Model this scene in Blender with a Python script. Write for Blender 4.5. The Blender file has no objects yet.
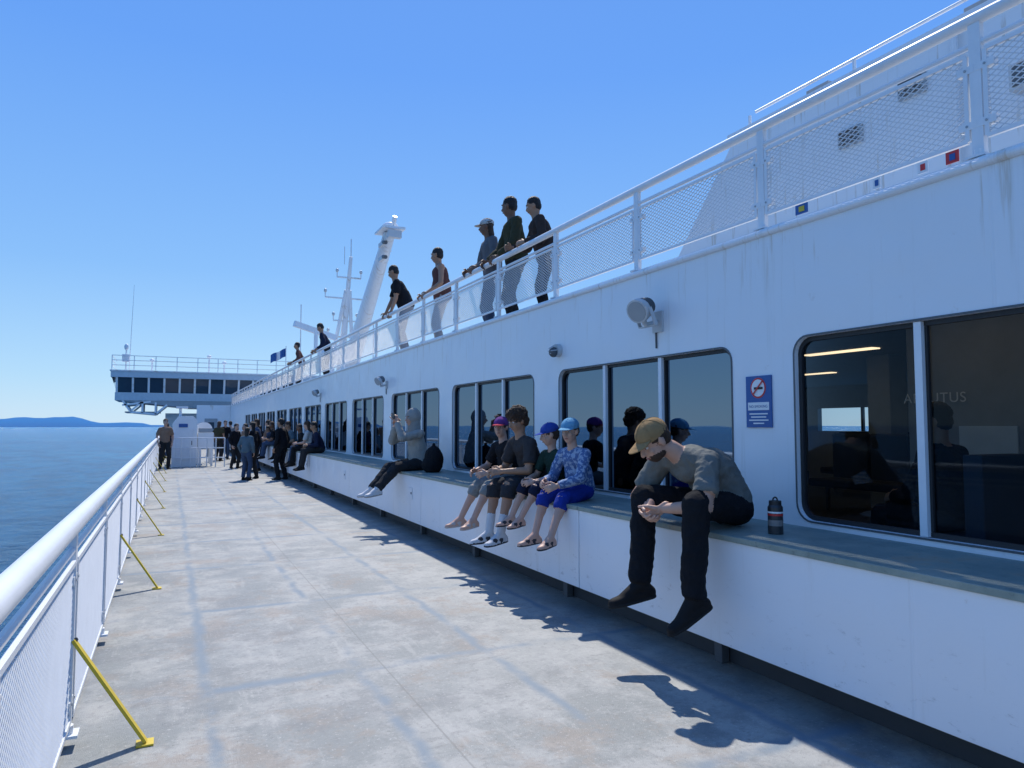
import bpy, math, random
import numpy as np
from mathutils import Vector, Matrix, noise
random.seed(7)
R=math.radians
scene=bpy.context.scene
scene.view_settings.view_transform='Standard'
try: scene.view_settings.look='None'
except Exception: pass
scene.view_settings.exposure=0

# ------------------------------------------------------------------ materials
def newmat(name):
    m=bpy.data.materials.new(name); m.use_nodes=True
    nt=m.node_tree; nt.nodes.clear()
    out=nt.nodes.new('ShaderNodeOutputMaterial')
    b=nt.nodes.new('ShaderNodeBsdfPrincipled')
    nt.links.new(b.outputs[0],out.inputs[0])
    return m,nt,b,out
def lk(nt,a,b): nt.links.new(a,b)
def math_(nt,op,a,b=None,c=None):
    n=nt.nodes.new('ShaderNodeMath'); n.operation=op
    for i,x in enumerate((a,b,c)):
        if x is None: continue
        if isinstance(x,bpy.types.NodeSocket): nt.links.new(x,n.inputs[i])
        else: n.inputs[i].default_value=x
    return n.outputs[0]
def mixc(nt,f,a,b):
    n=nt.nodes.new('ShaderNodeMix'); n.data_type='RGBA'
    for idx,x in ((0,f),(6,a),(7,b)):
        if isinstance(x,bpy.types.NodeSocket): nt.links.new(x,n.inputs[idx])
        else: n.inputs[idx].default_value=(x if idx==0 else (*x,1))
    return n.outputs[2]
def smooth(nt,x,lo,hi):
    n=nt.nodes.new('ShaderNodeMapRange'); n.interpolation_type='SMOOTHSTEP'
    nt.links.new(x,n.inputs[0]); n.inputs[1].default_value=lo; n.inputs[2].default_value=hi
    return n.outputs[0]
def objco(nt,scale=(1,1,1),loc=(0,0,0)):
    t=nt.nodes.new('ShaderNodeTexCoord'); mp=nt.nodes.new('ShaderNodeMapping')
    nt.links.new(t.outputs['Object'],mp.inputs[0]); mp.inputs[3].default_value=scale; mp.inputs[1].default_value=loc
    return mp.outputs[0]
def noi(nt,co,scale,detail=4,rough=.55):
    n=nt.nodes.new('ShaderNodeTexNoise'); nt.links.new(co,n.inputs['Vector'])
    n.inputs['Scale'].default_value=scale; n.inputs['Detail'].default_value=detail; n.inputs['Roughness'].default_value=rough
    return n.outputs['Fac']
def bump(nt,b,h,strength=.3,dist=.01):
    n=nt.nodes.new('ShaderNodeBump'); nt.links.new(h,n.inputs['Height'])
    n.inputs['Strength'].default_value=strength; n.inputs['Distance'].default_value=dist
    nt.links.new(n.outputs[0],b.inputs['Normal']); return n
MATS={}
def simple(name,col,rough=.6,var=.15,scale=6,bs=.15,bd=.004,metal=0,spec=None):
    if name in MATS: return MATS[name]
    m,nt,b,o=newmat(name)
    co=objco(nt); f=noi(nt,co,scale,5)
    c2=tuple(c*(1-var) for c in col); c1=tuple(min(1,c*(1+var)) for c in col)
    lk(nt,mixc(nt,f,c2,c1),b.inputs['Base Color'])
    b.inputs['Roughness'].default_value=rough; b.inputs['Metallic'].default_value=metal
    if spec is not None: b.inputs['Specular IOR Level'].default_value=spec
    if bs>0: bump(nt,b,noi(nt,co,scale*6,3),bs,bd)
    MATS[name]=m; return m
def cloth(name,col,rough=.9,pattern=None):
    if name in MATS: return MATS[name]
    m,nt,b,o=newmat(name)
    co=objco(nt); f=noi(nt,co,9,4)
    base=mixc(nt,f,tuple(c*.75 for c in col),tuple(min(1,c*1.2) for c in col))
    if pattern:
        g=noi(nt,co,34,2,.5); g2=smooth(nt,g,.5,.54)
        base=mixc(nt,g2,base,pattern)
    lk(nt,base,b.inputs['Base Color']); b.inputs['Roughness'].default_value=rough
    b.inputs['Specular IOR Level'].default_value=.15
    h=math_(nt,'ADD',noi(nt,co,16,3),math_(nt,'MULTIPLY',noi(nt,co,300,2),.15))
    bump(nt,b,h,.8,.02)
    MATS[name]=m; return m
def skin(name,col):
    if name in MATS: return MATS[name]
    m,nt,b,o=newmat(name); co=objco(nt)
    lk(nt,mixc(nt,noi(nt,co,12,4),tuple(c*.85 for c in col),tuple(min(1,c*1.1) for c in col)),b.inputs['Base Color'])
    b.inputs['Roughness'].default_value=.5; b.inputs['Specular IOR Level'].default_value=.35
    bump(nt,b,noi(nt,co,120,3),.15,.002)
    MATS[name]=m; return m

def mk_white():
    m,nt,b,o=newmat('ship_white_paint'); co=objco(nt)
    sep=nt.nodes.new('ShaderNodeSeparateXYZ'); lk(nt,co,sep.inputs[0])
    st=objco(nt,(1.0,2.2,.12))
    f=noi(nt,co,.7,5)
    base=mixc(nt,f,(.75,.78,.81),(.86,.87,.88))
    s=smooth(nt,noi(nt,st,4.2,6,.65),.56,.78)
    base=mixc(nt,math_(nt,'MULTIPLY',s,.34),base,(.50,.47,.40))
    st2=objco(nt,(1.0,6.0,.5))
    hi=smooth(nt,sep.outputs[2],2.25,2.85)
    s3=math_(nt,'MULTIPLY',smooth(nt,noi(nt,st2,2.6,5,.6),.56,.70),hi)
    base=mixc(nt,math_(nt,'MULTIPLY',s3,.5),base,(.46,.34,.20))
    s2=smooth(nt,noi(nt,co,7,8,.7),.64,.74)
    base=mixc(nt,math_(nt,'MULTIPLY',s2,.28),base,(.45,.33,.22))
    lo=math_(nt,'SUBTRACT',1.0,smooth(nt,sep.outputs[2],.25,.75))
    sc=math_(nt,'MULTIPLY',smooth(nt,noi(nt,objco(nt,(1,1,2.2)),9,7,.75),.57,.70),lo)
    base=mixc(nt,math_(nt,'MULTIPLY',sc,.5),base,(.22,.22,.22))
    lk(nt,base,b.inputs['Base Color'])
    lk(nt,math_(nt,'MULTIPLY_ADD',noi(nt,co,3,4),.25,.22),b.inputs['Roughness'])
    def crisp(ax,per,off,w):
        x=math_(nt,'ADD',sep.outputs[ax],off)
        x=math_(nt,'ABSOLUTE',math_(nt,'SUBTRACT',math_(nt,'FLOORED_MODULO',x,per),per/2))
        n=nt.nodes.new('ShaderNodeMapRange'); n.interpolation_type='SMOOTHSTEP'
        lk(nt,x,n.inputs[0]); n.inputs[1].default_value=0; n.inputs[2].default_value=w; n.inputs[3].default_value=1; n.inputs[4].default_value=0
        return n.outputs[0]
    wl=crisp(1,6.3,1.02,.012)
    h=math_(nt,'ADD',noi(nt,co,1.3,2),math_(nt,'ADD',math_(nt,'MULTIPLY',noi(nt,co,40,3),.014),math_(nt,'MULTIPLY',wl,.06)))
    bump(nt,b,h,.6,.07)
    return m
WHITE=mk_white(); MATS['w']=WHITE
RAILW=simple('rail_white_paint',(.76,.78,.80),.35,.08,9,.2,.003)
def mk_deck():
    m,nt,b,o=newmat('grey_deck_paint'); co=objco(nt)
    sep=nt.nodes.new('ShaderNodeSeparateXYZ'); lk(nt,co,sep.inputs[0])
    n1=noi(nt,co,.55,8,.6); n2=noi(nt,co,2.1,8,.7); n3=noi(nt,co,14,6,.7); n4=noi(nt,co,45,5,.75)
    base=mixc(nt,smooth(nt,n1,.35,.68),(.19,.205,.20),(.295,.30,.285))
    base=mixc(nt,math_(nt,'MULTIPLY',smooth(nt,n2,.42,.62),.8),base,(.375,.37,.345))
    r=smooth(nt,noi(nt,objco(nt,loc=(31,7,3)),1.3,10,.74),.51,.62)
    base=mixc(nt,math_(nt,'MULTIPLY',r,.5),base,(.26,.20,.15))
    d=smooth(nt,noi(nt,objco(nt,loc=(3,57,3)),.9,10,.72),.52,.64)
    base=mixc(nt,math_(nt,'MULTIPLY',d,.55),base,(.14,.15,.155))
    e1=smooth(nt,noi(nt,objco(nt,(5,.6,1)),2.2,7,.7),.55,.68)
    base=mixc(nt,math_(nt,'MULTIPLY',e1,.35),base,(.42,.41,.38))
    e2=smooth(nt,noi(nt,objco(nt,(.7,4,1),(9,2,0)),2.0,8,.75),.58,.66)
    base=mixc(nt,math_(nt,'MULTIPLY',e2,.4),base,(.16,.16,.155))
    base=mixc(nt,math_(nt,'MULTIPLY',smooth(nt,n3,.50,.66),.4),base,(.15,.155,.155))
    base=mixc(nt,math_(nt,'MULTIPLY',smooth(nt,n4,.57,.66),.5),base,(.10,.10,.095))
    base=mixc(nt,math_(nt,'MULTIPLY',smooth(nt,math_(nt,'SUBTRACT',1.0,n4),.57,.66),.5),base,(.50,.49,.46))
    wob=math_(nt,'MULTIPLY',math_(nt,'SUBTRACT',noi(nt,co,3,3),.5),.12)
    def seam(ax,per,off,w):
        x=math_(nt,'ADD',math_(nt,'ADD',sep.outputs[ax],off),wob)
        x=math_(nt,'ABSOLUTE',math_(nt,'SUBTRACT',math_(nt,'FLOORED_MODULO',x,per),per/2))
        n=nt.nodes.new('ShaderNodeMapRange'); n.interpolation_type='SMOOTHSTEP'
        lk(nt,x,n.inputs[0]); n.inputs[1].default_value=0; n.inputs[2].default_value=w; n.inputs[3].default_value=1; n.inputs[4].default_value=0
        return n.outputs[0]
    s=math_(nt,'MAXIMUM',seam(0,.86,.2,.06),seam(1,1.9,.3,.08))
    s=math_(nt,'MULTIPLY',s,math_(nt,'MULTIPLY',smooth(nt,noi(nt,co,1.3,7,.65),.38,.56),.9))
    base=mixc(nt,s,base,(.15,.20,.245))
    def crisp(ax,per,off,w):
        x=math_(nt,'ADD',sep.outputs[ax],off)
        x=math_(nt,'ABSOLUTE',math_(nt,'SUBTRACT',math_(nt,'FLOORED_MODULO',x,per),per/2))
        return math_(nt,'LESS_THAN',x,w)
    c=math_(nt,'MAXIMUM',crisp(0,2.45,-.02,.005),crisp(1,7.6,2.2,.005))
    base=mixc(nt,math_(nt,'MULTIPLY',c,.45),base,(.14,.14,.13))
    lk(nt,base,b.inputs['Base Color'])
    lk(nt,math_(nt,'MULTIPLY_ADD',n2,.45,.34),b.inputs['Roughness'])
    h=math_(nt,'ADD',math_(nt,'MULTIPLY',n3,.6),math_(nt,'ADD',noi(nt,co,180,2),math_(nt,'MULTIPLY',c,2)))
    bump(nt,b,h,.5,.006)
    return m
DECK=mk_deck()
def mk_benchtop():
    m,nt,b,o=newmat('bench_top_paint'); co=objco(nt)
    base=mixc(nt,smooth(nt,noi(nt,co,4,7,.65),.35,.7),(.20,.25,.22),(.31,.35,.30))
    base=mixc(nt,math_(nt,'MULTIPLY',smooth(nt,noi(nt,co,2,7,.7),.53,.66),.7),base,(.31,.24,.16))
    base=mixc(nt,math_(nt,'MULTIPLY',smooth(nt,noi(nt,co,30,5,.7),.56,.68),.5),base,(.12,.13,.12))
    lk(nt,base,b.inputs['Base Color']); b.inputs['Roughness'].default_value=.55
    bump(nt,b,noi(nt,co,120,3),.3,.003); return m
BTOP=mk_benchtop()
def mk_sea():
    m,nt,b,o=newmat('sea_water'); co=objco(nt)
    w1=noi(nt,objco(nt,(1,.45,1)),.10,7,.65)
    base=mixc(nt,smooth(nt,noi(nt,co,.004,5),.35,.65),(.008,.165,.38),(.014,.215,.44))
    base=mixc(nt,math_(nt,'MULTIPLY',smooth(nt,w1,.43,.60),.6),base,(.004,.09,.23))
    lk(nt,base,b.inputs['Base Color']); b.inputs['Roughness'].default_value=.2; b.inputs['IOR'].default_value=1.33
    b.inputs['Specular IOR Level'].default_value=.35
    h=math_(nt,'ADD',math_(nt,'MULTIPLY',noi(nt,co,.12,6,.6),2.2),noi(nt,co,.6,6,.7))
    bump(nt,b,h,1.0,2.8); return m
SEA=mk_sea()
def mk_glass():
    m=bpy.data.materials.new('tinted_window_glass'); m.use_nodes=True; nt=m.node_tree; nt.nodes.clear()
    out=nt.nodes.new('ShaderNodeOutputMaterial'); mx=nt.nodes.new('ShaderNodeMixShader')
    tr=nt.nodes.new('ShaderNodeBsdfTransparent'); tr.inputs[0].default_value=(.56,.66,.71,1)
    gl=nt.nodes.new('ShaderNodeBsdfGlossy'); gl.inputs['Roughness'].default_value=.02; gl.inputs[0].default_value=(.15,.20,.26,1)
    fr=nt.nodes.new('ShaderNodeFresnel'); fr.inputs[0].default_value=1.45
    co=objco(nt); bp=nt.nodes.new('ShaderNodeBump'); lk(nt,noi(nt,co,1.5,2),bp.inputs['Height']); bp.inputs['Strength'].default_value=.06; bp.inputs['Distance'].default_value=.02
    lk(nt,bp.outputs[0],gl.inputs['Normal'])
    lk(nt,fr.outputs[0],mx.inputs[0]); lk(nt,tr.outputs[0],mx.inputs[1]); lk(nt,gl.outputs[0],mx.inputs[2]); lk(nt,mx.outputs[0],out.inputs[0])
    return m
GLASS=mk_glass()
YEL=simple('yellow_paint',(.62,.46,.03),.45,.25,14,.3,.004)
BLK=simple('black_rubber',(.02,.02,.022),.5)
DGREY=simple('dark_grey_metal',(.09,.1,.11),.5)
GREY=simple('grey_paint',(.35,.38,.40),.5)
LGREY=simple('bridge_grey_paint',(.50,.58,.64),.5)
DGLASS=simple('bridge_window_glass',(.04,.07,.10),.08,.1,3,0)
BLUE=simple('sign_blue',(.02,.10,.32),.4,.05)
SWHITE=simple('sign_white',(.8,.8,.8),.4,.04)
RED=simple('sign_red',(.6,.03,.03),.4,.05)
INT_FLOOR=simple('lounge_carpet',(.05,.07,.10),.9)
INT_CEIL=simple('lounge_ceiling',(.45,.49,.50),.7)
INT_WALL=simple('lounge_wall',(.27,.31,.33),.7)
SEATM=simple('lounge_seat_fabric',(.03,.045,.07),.8)
def emis(name,col,st):
    m,nt,b,o=newmat(name); b.inputs['Emission Color'].default_value=(*col,1); b.inputs['Emission Strength'].default_value=st
    b.inputs['Base Color'].default_value=(.6,.6,.6,1); return m
CEILLAMP=emis('ceiling_lamp_panel',(1,.66,.38),2.6)

# ------------------------------------------------------------------ mesh builder
class MB:
    def __init__(s): s.v=[];s.f=[];s.m=[];s.mats=[]
    def mi(s,m):
        if m not in s.mats: s.mats.append(m)
        return s.mats.index(m)
    def add(s,vs,fs,m):
        o=len(s.v); s.v+= [tuple(v) for v in vs]; k=s.mi(m)
        for f in fs: s.f.append(tuple(i+o for i in f)); s.m.append(k)
    def box(s,a,b,m):
        x0,y0,z0=[min(p,q) for p,q in zip(a,b)]; x1,y1,z1=[max(p,q) for p,q in zip(a,b)]
        v=[(x0,y0,z0),(x1,y0,z0),(x1,y1,z0),(x0,y1,z0),(x0,y0,z1),(x1,y0,z1),(x1,y1,z1),(x0,y1,z1)]
        s.add(v,[(0,3,2,1),(4,5,6,7),(0,1,5,4),(1,2,6,5),(2,3,7,6),(3,0,4,7)],m)
    def tube(s,p0,p1,r0,m,r1=None,n=10,caps=True,up=None,flat=1):
        r1=r0 if r1 is None else r1
        p0=Vector(p0);p1=Vector(p1); w=(p1-p0).normalized()
        u=Vector(up) if up is not None else (Vector((0,0,1)) if abs(w.z)<.9 else Vector((1,0,0)))
        u=(u-w*u.dot(w)).normalized(); v=w.cross(u)
        vs=[]
        for p,r in ((p0,r0),(p1,r1)):
            for i in range(n):
                a=2*math.pi*(i+.5)/n; vs.append(p+u*(r*math.cos(a))+v*(r*flat*math.sin(a)))
        fs=[(i,(i+1)%n,n+(i+1)%n,n+i) for i in range(n)]
        if caps: fs+= [tuple(reversed(range(n))),tuple(range(n,2*n))]
        s.add(vs,fs,m)
    def bar(s,p0,p1,w,t,m,up=(0,0,1)):
        p0=Vector(p0);p1=Vector(p1); d=(p1-p0).normalized(); u=Vector(up); u=(u-d*u.dot(d)).normalized(); v=d.cross(u)
        vs=[]
        for p in (p0,p1):
            for a,b in ((-1,-1),(1,-1),(1,1),(-1,1)): vs.append(p+v*(a*w/2)+u*(b*t/2))
        s.add(vs,[(0,1,5,4),(1,2,6,5),(2,3,7,6),(3,0,4,7),(3,2,1,0),(4,5,6,7)],m)
    def extr(s,poly,d,m):
        n=len(poly); d=Vector(d); vs=[Vector(p) for p in poly]+[Vector(p)+d for p in poly]
        s.add(vs,[tuple(range(n)),tuple(reversed(range(n,2*n)))]+[(i,(i+n),((i+1)%n)+n,(i+1)%n) for i in range(n)],m)
    def ell(s,c,r,m,nu=14,nv=9,R3=None,lo=-90,hi=90):
        vs=[];fs=[]
        for j in range(nv+1):
            ph=R(lo+(hi-lo)*j/nv)
            for i in range(nu):
                a=2*math.pi*i/nu
                q=Vector((r[0]*math.cos(ph)*math.cos(a),r[1]*math.cos(ph)*math.sin(a),r[2]*math.sin(ph)))
                if R3 is not None: q=R3@q
                vs.append(Vector(c)+q)
        for j in range(nv):
            for i in range(nu): fs.append((j*nu+i,j*nu+(i+1)%nu,(j+1)*nu+(i+1)%nu,(j+1)*nu+i))
        s.add(vs,fs,m)
    def torus(s,c,ax,Rm,rm,m,n=28,k=8):
        ax=Vector(ax).normalized(); u=ax.orthogonal().normalized(); w=ax.cross(u); vs=[];fs=[]
        for i in range(n):
            a=2*math.pi*i/n; d=u*math.cos(a)+w*math.sin(a)
            for j in range(k):
                b=2*math.pi*j/k; vs.append(Vector(c)+d*(Rm+rm*math.cos(b))+ax*(rm*math.sin(b)))
        for i in range(n):
            for j in range(k): fs.append((i*k+j,((i+1)%n)*k+j,((i+1)%n)*k+(j+1)%k,i*k+(j+1)%k))
        s.add(vs,fs,m)
    def obj(s,name,parent=None,smooth=False,bevel=0):
        me=bpy.data.meshes.new(name); me.from_pydata(s.v,[],s.f); me.update()
        for m in s.mats: me.materials.append(m)
        me.polygons.foreach_set('material_index',s.m)
        if smooth: me.polygons.foreach_set('use_smooth',[True]*len(s.f))
        ob=bpy.data.objects.new(name,me); scene.collection.objects.link(ob)
        if parent: ob.parent=parent
        if smooth:
            mo=ob.modifiers.new('es','EDGE_SPLIT'); mo.split_angle=R(40)
        if bevel:
            mo=ob.modifiers.new('bev','BEVEL'); mo.width=bevel; mo.segments=2; mo.limit_method='ANGLE'; mo.angle_limit=R(50)
        return ob
def empty(name):
    e=bpy.data.objects.new(name,None); scene.collection.objects.link(e); return e

# ------------------------------------------------------------------ dimensions
XB=3.0; XW=3.71; ZB=.20; ZT=.853; WT=2.88; UD=2.70; Y0=-9; Y1=54
XR=-.40

# ------------------------------------------------------------------ sea, hills
mb=MB(); S=60000
mb.add([(-S,-S,-14),(S,-S,-14),(S,S,-14),(-S,S,-14)],[(0,1,2,3)],SEA); mb.obj('sea')
HILL=simple('hazy_hill',(.62,.82,.97),.95,.04,.0006,0)  # distance haze is put into the pale blue base colour
mb=MB(); n=260; vs=[];fs=[]
for i in range(n):
    x=-16000+i*(34000/n)
    u=(x+1750)/800
    h=190*math.exp(-u*u)+100*math.exp(-((x+2900)/900)**2)+50*math.exp(-((x+500)/500)**2)+60*math.exp(-((x-5000)/5000)**2)
    h*= .75+.5*noise.noise(Vector((x/420,0,0)))
    h+=12*noise.noise(Vector((x/120,3,0)))
    if x>-50: h=max(h,15)
    y=14500+600*math.sin(x/2000)
    vs+=[(x,y,-15),(x,y,max(h,2)-14),(x,y+2500,-15)]
for i in range(n-1):
    a=3*i; fs+=[(a,a+3,a+4,a+1),(a+1,a+4,a+5,a+2)]
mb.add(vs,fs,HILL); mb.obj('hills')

# ------------------------------------------------------------------ deck
mb=MB()
mb.box((-.47,Y0,-.12),(3.9,62,0),DECK)
mb.box((-.475,Y0,.0),(-.425,60,.05),DECK)
dk=mb.obj('ferry_deck')
mb=MB(); mb.box((-.49,Y0-20,-14.5),(-.40,62,-.125),WHITE); mb.obj('ferry_hull')

# ------------------------------------------------------------------ railings
def strands(mb,x,ya,yb,za,zb,pitch,slope,w,t,m):
    H=zb-za; L=H/slope
    k=ya-L
    while k<yb:
        for sgn in (1,-1):
            s0=max(0,(ya-k)/L); s1=min(1,(yb-k)/L)
            if s1-s0>.02:
                z0=za+H*s0; z1=za+H*s1
                if sgn<0: z0=zb-H*s0; z1=zb-H*s1
                xo=x+(.0016 if sgn>0 else -.0016)
                mb.bar((xo,k+L*s0,z0),(xo,k+L*s1,z1),t,w,m,up=(0,0,1))
        k+=pitch
MESHM=simple('mesh_panel_paint',(.62,.65,.68),.45,.1,9,0)
def railing(x,ys,zbase,ztop,post0,meshz,inner,rt=.042,pitch=.05):
    mb=MB()
    ya,yb=ys[0],ys[-1]
    mb.tube((x,ya,ztop-rt),(x,yb,ztop-rt),rt,RAILW,n=16)
    mb.tube((x,ya,ztop-.17),(x,yb,ztop-.17),.016,RAILW,n=8)
    for y in ys:
        mb.box((x-.018,y-.03,post0),(x+.018,y+.03,ztop-rt),RAILW)
        mb.box((x-.05,y-.05,zbase+.001),(x+.05,y+.05,zbase+.014),RAILW)
        mb.tube((x,y,zbase),(x,y,zbase+.05),.03,RAILW,n=8)
    for a,b in zip(ys[:-1],ys[1:]):
        a+=.05;b-=.05; z0,z1=meshz
        xo=x+inner*.012
        for zz in (z0,z1): mb.bar((xo,a,zz),(xo,b,zz),.02,.022,RAILW)
        for yy in (a,b): mb.box((xo-.009,yy-.011,z0),(xo+.011,yy+.011,z1),RAILW)
        for zz in (z0+.08,z1-.08):
            for e_ in (a,b):
                mb.box((x-.02,e_-.045,zz-.02),(x+.02,e_+.045,zz+.02),RAILW); mb.tube((x-.026,e_,zz),(x+.026,e_,zz),.007,GREY,n=6)
        strands(mb,xo,a+.01,b-.01,z0+.01,z1-.01,pitch,.55,.0055,.003,MESHM)
    return mb
ysL=[-7.5+1.78*i for i in range(39)]
off=3.98-1.78*round((3.98+7.5)/1.78)+7.5
ysL=[y+off for y in ysL if y+off<58]
mb=railing(XR,ysL,.05,1.085,.05,(.13,.86),1,rt=.046)
j0=min(range(len(ysL)),key=lambda i:abs(ysL[i]-3.98))
for i,y in enumerate(ysL):
    if (i-j0)%2==0:
        mb.bar((-.065,y-.12,.012),(XR+.02,y-.04,.50),.048,.014,YEL,up=(.8,0,.5))
        mb.box((-.105,y-.16,.001),(-.03,y-.08,.010),YEL)
        mb.tube((XR,y,.49),(XR+.03,y-.04,.50),.012,DGREY,n=6)
mb.obj('railing',smooth=True)
XU=3.76
ysU=[-8.0+1.50*i for i in range(41)]
o=2.20-(-8.0+1.50*7); ysU=[y+o for y in ysU]
mb=railing(XU,ysU,WT+.005,3.67,WT+.01,(WT+.11,3.45),-1,rt=.034,pitch=.056)
mb.obj('railing',smooth=True)

# ------------------------------------------------------------------ superstructure
ship=empty('ferry_superstructure')
WZ0,WZ1=.895,2.08; PER=3.15; WW=2.56; WS=3.99
def rrect(y0,y1,z0,z1,r,n=6):
    pts=[]
    for cy,cz,a0 in ((y1-r,z1-r,0),(y0+r,z1-r,90),(y0+r,z0+r,180),(y1-r,z0+r,270)):
        for i in range(n+1):
            a=R(a0+90*i/n); pts.append((cy+r*math.cos(a),cz+r*math.sin(a)))
    return pts
import bmesh
def wall_bay(bm,ya,yb,za,zb,hole,x,xin):
    outer=[bm.verts.new((x,y,z)) for y,z in ((yb,zb),(ya,zb),(ya,za),(yb,za))]
    es=[bm.edges.new((outer[i],outer[(i+1)%4])) for i in range(4)]
    if hole:
        inner=[bm.verts.new((x,y,z)) for y,z in hole]
        m=len(inner)
        es+=[bm.edges.new((inner[i],inner[(i+1)%m])) for i in range(m)]
        inn=[bm.verts.new((xin,y,z)) for y,z in hole]
        for i in range(m): bm.faces.new((inner[i],inner[(i+1)%m],inn[(i+1)%m],inn[i]))
    bmesh.ops.triangle_fill(bm,use_beauty=True,use_dissolve=False,edges=es,normal=(-1,0,0))
bm=bmesh.new(); wins=[]
k=-4; y=WS+k*PER-(PER-WW)/2
wall_bay(bm,Y0,y,ZB,WT,None,XW,XW)
while y+PER<Y1-1:
    wy0=y+(PER-WW)/2; wy1=wy0+WW
    if wy1<44:
        wall_bay(bm,y,y+PER,ZB,WT,rrect(wy0,wy1,WZ0,WZ1,.11),XW,XW+.07); wins.append((wy0,wy1))
    else: wall_bay(bm,y,y+PER,ZB,WT,None,XW,XW)
    y+=PER
wall_bay(bm,y,Y1,ZB,WT,None,XW,XW)
me=bpy.data.meshes.new('wall'); bm.to_mesh(me); bm.free(); me.materials.append(WHITE)
ob=bpy.data.objects.new('wall',me); scene.collection.objects.link(ob); ob.parent=ship
mb=MB(); mg=MB()
for wy0,wy1 in wins:
    loop=rrect(wy0,wy1,WZ0,WZ1,.11); loop2=rrect(wy0+.028,wy1-.028,WZ0+.028,WZ1-.028,.085)
    loop3=rrect(wy0-.012,wy1+.012,WZ0-.012,WZ1+.012,.12)
    n=len(loop)
    vs=[(XW-.006,a,b) for a,b in loop3]+[(XW-.006,a,b) for a,b in loop]+[(XW+.002,a,b) for a,b in loop3]
    mb.add(vs,[(i,(i+1)%n,n+(i+1)%n,n+i) for i in range(n)]+[(i,2*n+i,2*n+(i+1)%n,(i+1)%n) for i in range(n)],DGREY)
    vs=[(XW+.03,a,b) for a,b in loop]+[(XW+.03,a,b) for a,b in loop2]+[(XW+.055,a,b) for a,b in loop2]
    mb.add(vs,[(i,(i+1)%n,n+(i+1)%n,n+i) for i in range(n)]+[(n+i,n+(i+1)%n,2*n+(i+1)%n,2*n+i) for i in range(n)],BLK)
    for q in (1,2):
        yy=wy0+(wy1-wy0)*q/3
        mb.box((XW+.004,yy-.022,WZ0+.004),(XW+.05,yy+.022,WZ1-.004),RAILW)
        for e in (-.03,.03): mb.box((XW+.032,yy+e-.008,WZ0+.03),(XW+.052,yy+e+.008,WZ1-.03),BLK)
    mg.add([(XW+.048,a,b) for a,b in loop],[tuple(range(n))],GLASS)
mb.obj('window_frames',ship); mg.obj('window_glass',ship)
mb=MB()
mb.box((XW+.004,Y0,WT-.02),(XW+.16,Y1+1,WT),WHITE)
mb.tube((XW-.004,Y0,WT-.035),(XW-.004,Y1+1,WT-.035),.026,WHITE,n=12)
mb.box((XW+.005,Y0,2.60),(16.5,Y1+8,UD),GREY)
mb.box((XW+.08,Y0,UD-.001),(XW+.16,Y1,WT-.021),WHITE)
mb.obj('upper_deck_slab',ship)
mb2=MB()
mb2.box((XW+.06,Y0,.30),(15,Y1,.34),INT_FLOOR)
mb2.box((XW+.08,Y0,2.50),(15.4,Y1,2.55),INT_CEIL)
mb2.box((XW+.06,Y0,.35),(XW+.10,Y1,WZ0-.03),INT_WALL)
mb2.box((XW+.075,Y0,WZ1+.03),(XW+.11,Y1,2.5),INT_WALL)
for wy0,wy1 in wins[:-1]: mb2.box((XW+.075,wy1+.02,WZ0-.03),(XW+.11,wy1+PER-WW-.02,WZ1+.03),INT_WALL)
mb2.box((XW+.07,Y0-.1,.3),(16,Y0,2.6),INT_WALL)
mb2.box((XW+.07,44,.3),(15,44.1,2.5),INT_WALL)
mb2.box((15,Y0,.3),(15.15,44,1.1),INT_WALL); mb2.box((15,Y0,1.95),(15.15,44,2.6),INT_WALL)
yy=Y0
while yy<44:
    mb2.box((15.0,yy,1.1),(15.15,yy+.7,1.95),INT_WALL); yy+=3.15
    mb2.box((15.03,yy-1.3,1.1),(15.1,yy-1.24,1.95),DGREY)
for yy in np.arange(-6,43,6.3):
    mb2.box((9.0,yy,.34),(9.35,yy+.35,2.5),INT_WALL)
    mb2.box((12.0,yy+2,.34),(12.1,yy+4.1,1.4),INT_WALL)
for yy in np.arange(-6.5,43,3.15):
    for xx in (5.2,8.0,11.0):
        mb2.box((xx,yy,2.485),(xx+.16,yy+1.1,2.498),CEILLAMP)
mb2.obj('lounge_interior',ship)
m3=MB(); m3.box((5.9,1.0,.34),(6.0,4.15,2.5),INT_WALL); m3.box((5.885,3.25,1.0),(5.899,3.7,1.5),simple('notice_panel',(.6,.68,.7),.4)); m3.obj('lounge_partition')

# funnel casing on upper deck
mb=MB()
prof=[(8.95,UD),(6.75,5.16),(-9,5.16),(-9,UD)]
mb.extr([(6.4,a,b) for a,b in prof],(4,0,0),WHITE)
mb.box((6.34,-9,5.161),(10.5,6.82,5.21),WHITE)
for (yy,zz) in ((4.9,4.45),(4.2,4.68),(1.6,4.6)):
    mb.box((6.36,yy,zz),(6.399,yy+.28,zz+.18),GREY)
    for i in range(4): mb.bar((6.35,yy+.02,zz+.03+i*.04),(6.35,yy+.26,zz+.03+i*.04),.025,.008,DGREY,up=(.6,0,1))
mb.box((6.37,.2,UD+.1),(6.398,1.0,4.7),RAILW); mb.box((6.33,.3,3.6),(6.369,.36,3.75),DGREY)
for y_ in (2.6,3.9): mb.tube((6.34,y_,UD),(6.34,y_,5.1),.03,RAILW,n=8)
mb.tube((6.33,-5,3.75),(6.33,7.4,3.75),.022,RAILW,n=8)
mb.obj('funnel_casing')
mb=MB()
for yy in np.arange(-8.5,6.6,1.5): mb.tube((6.42,yy,5.21),(6.42,yy,5.36),.02,RAILW,n=6)
mb.tube((6.42,-8.8,5.37),(6.42,6.4,5.37),.018,RAILW,n=8)
for yy in (5.4,3.6): mb.box((6.5,yy,5.212),(6.75,yy+.3,5.34),GREY)
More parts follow.
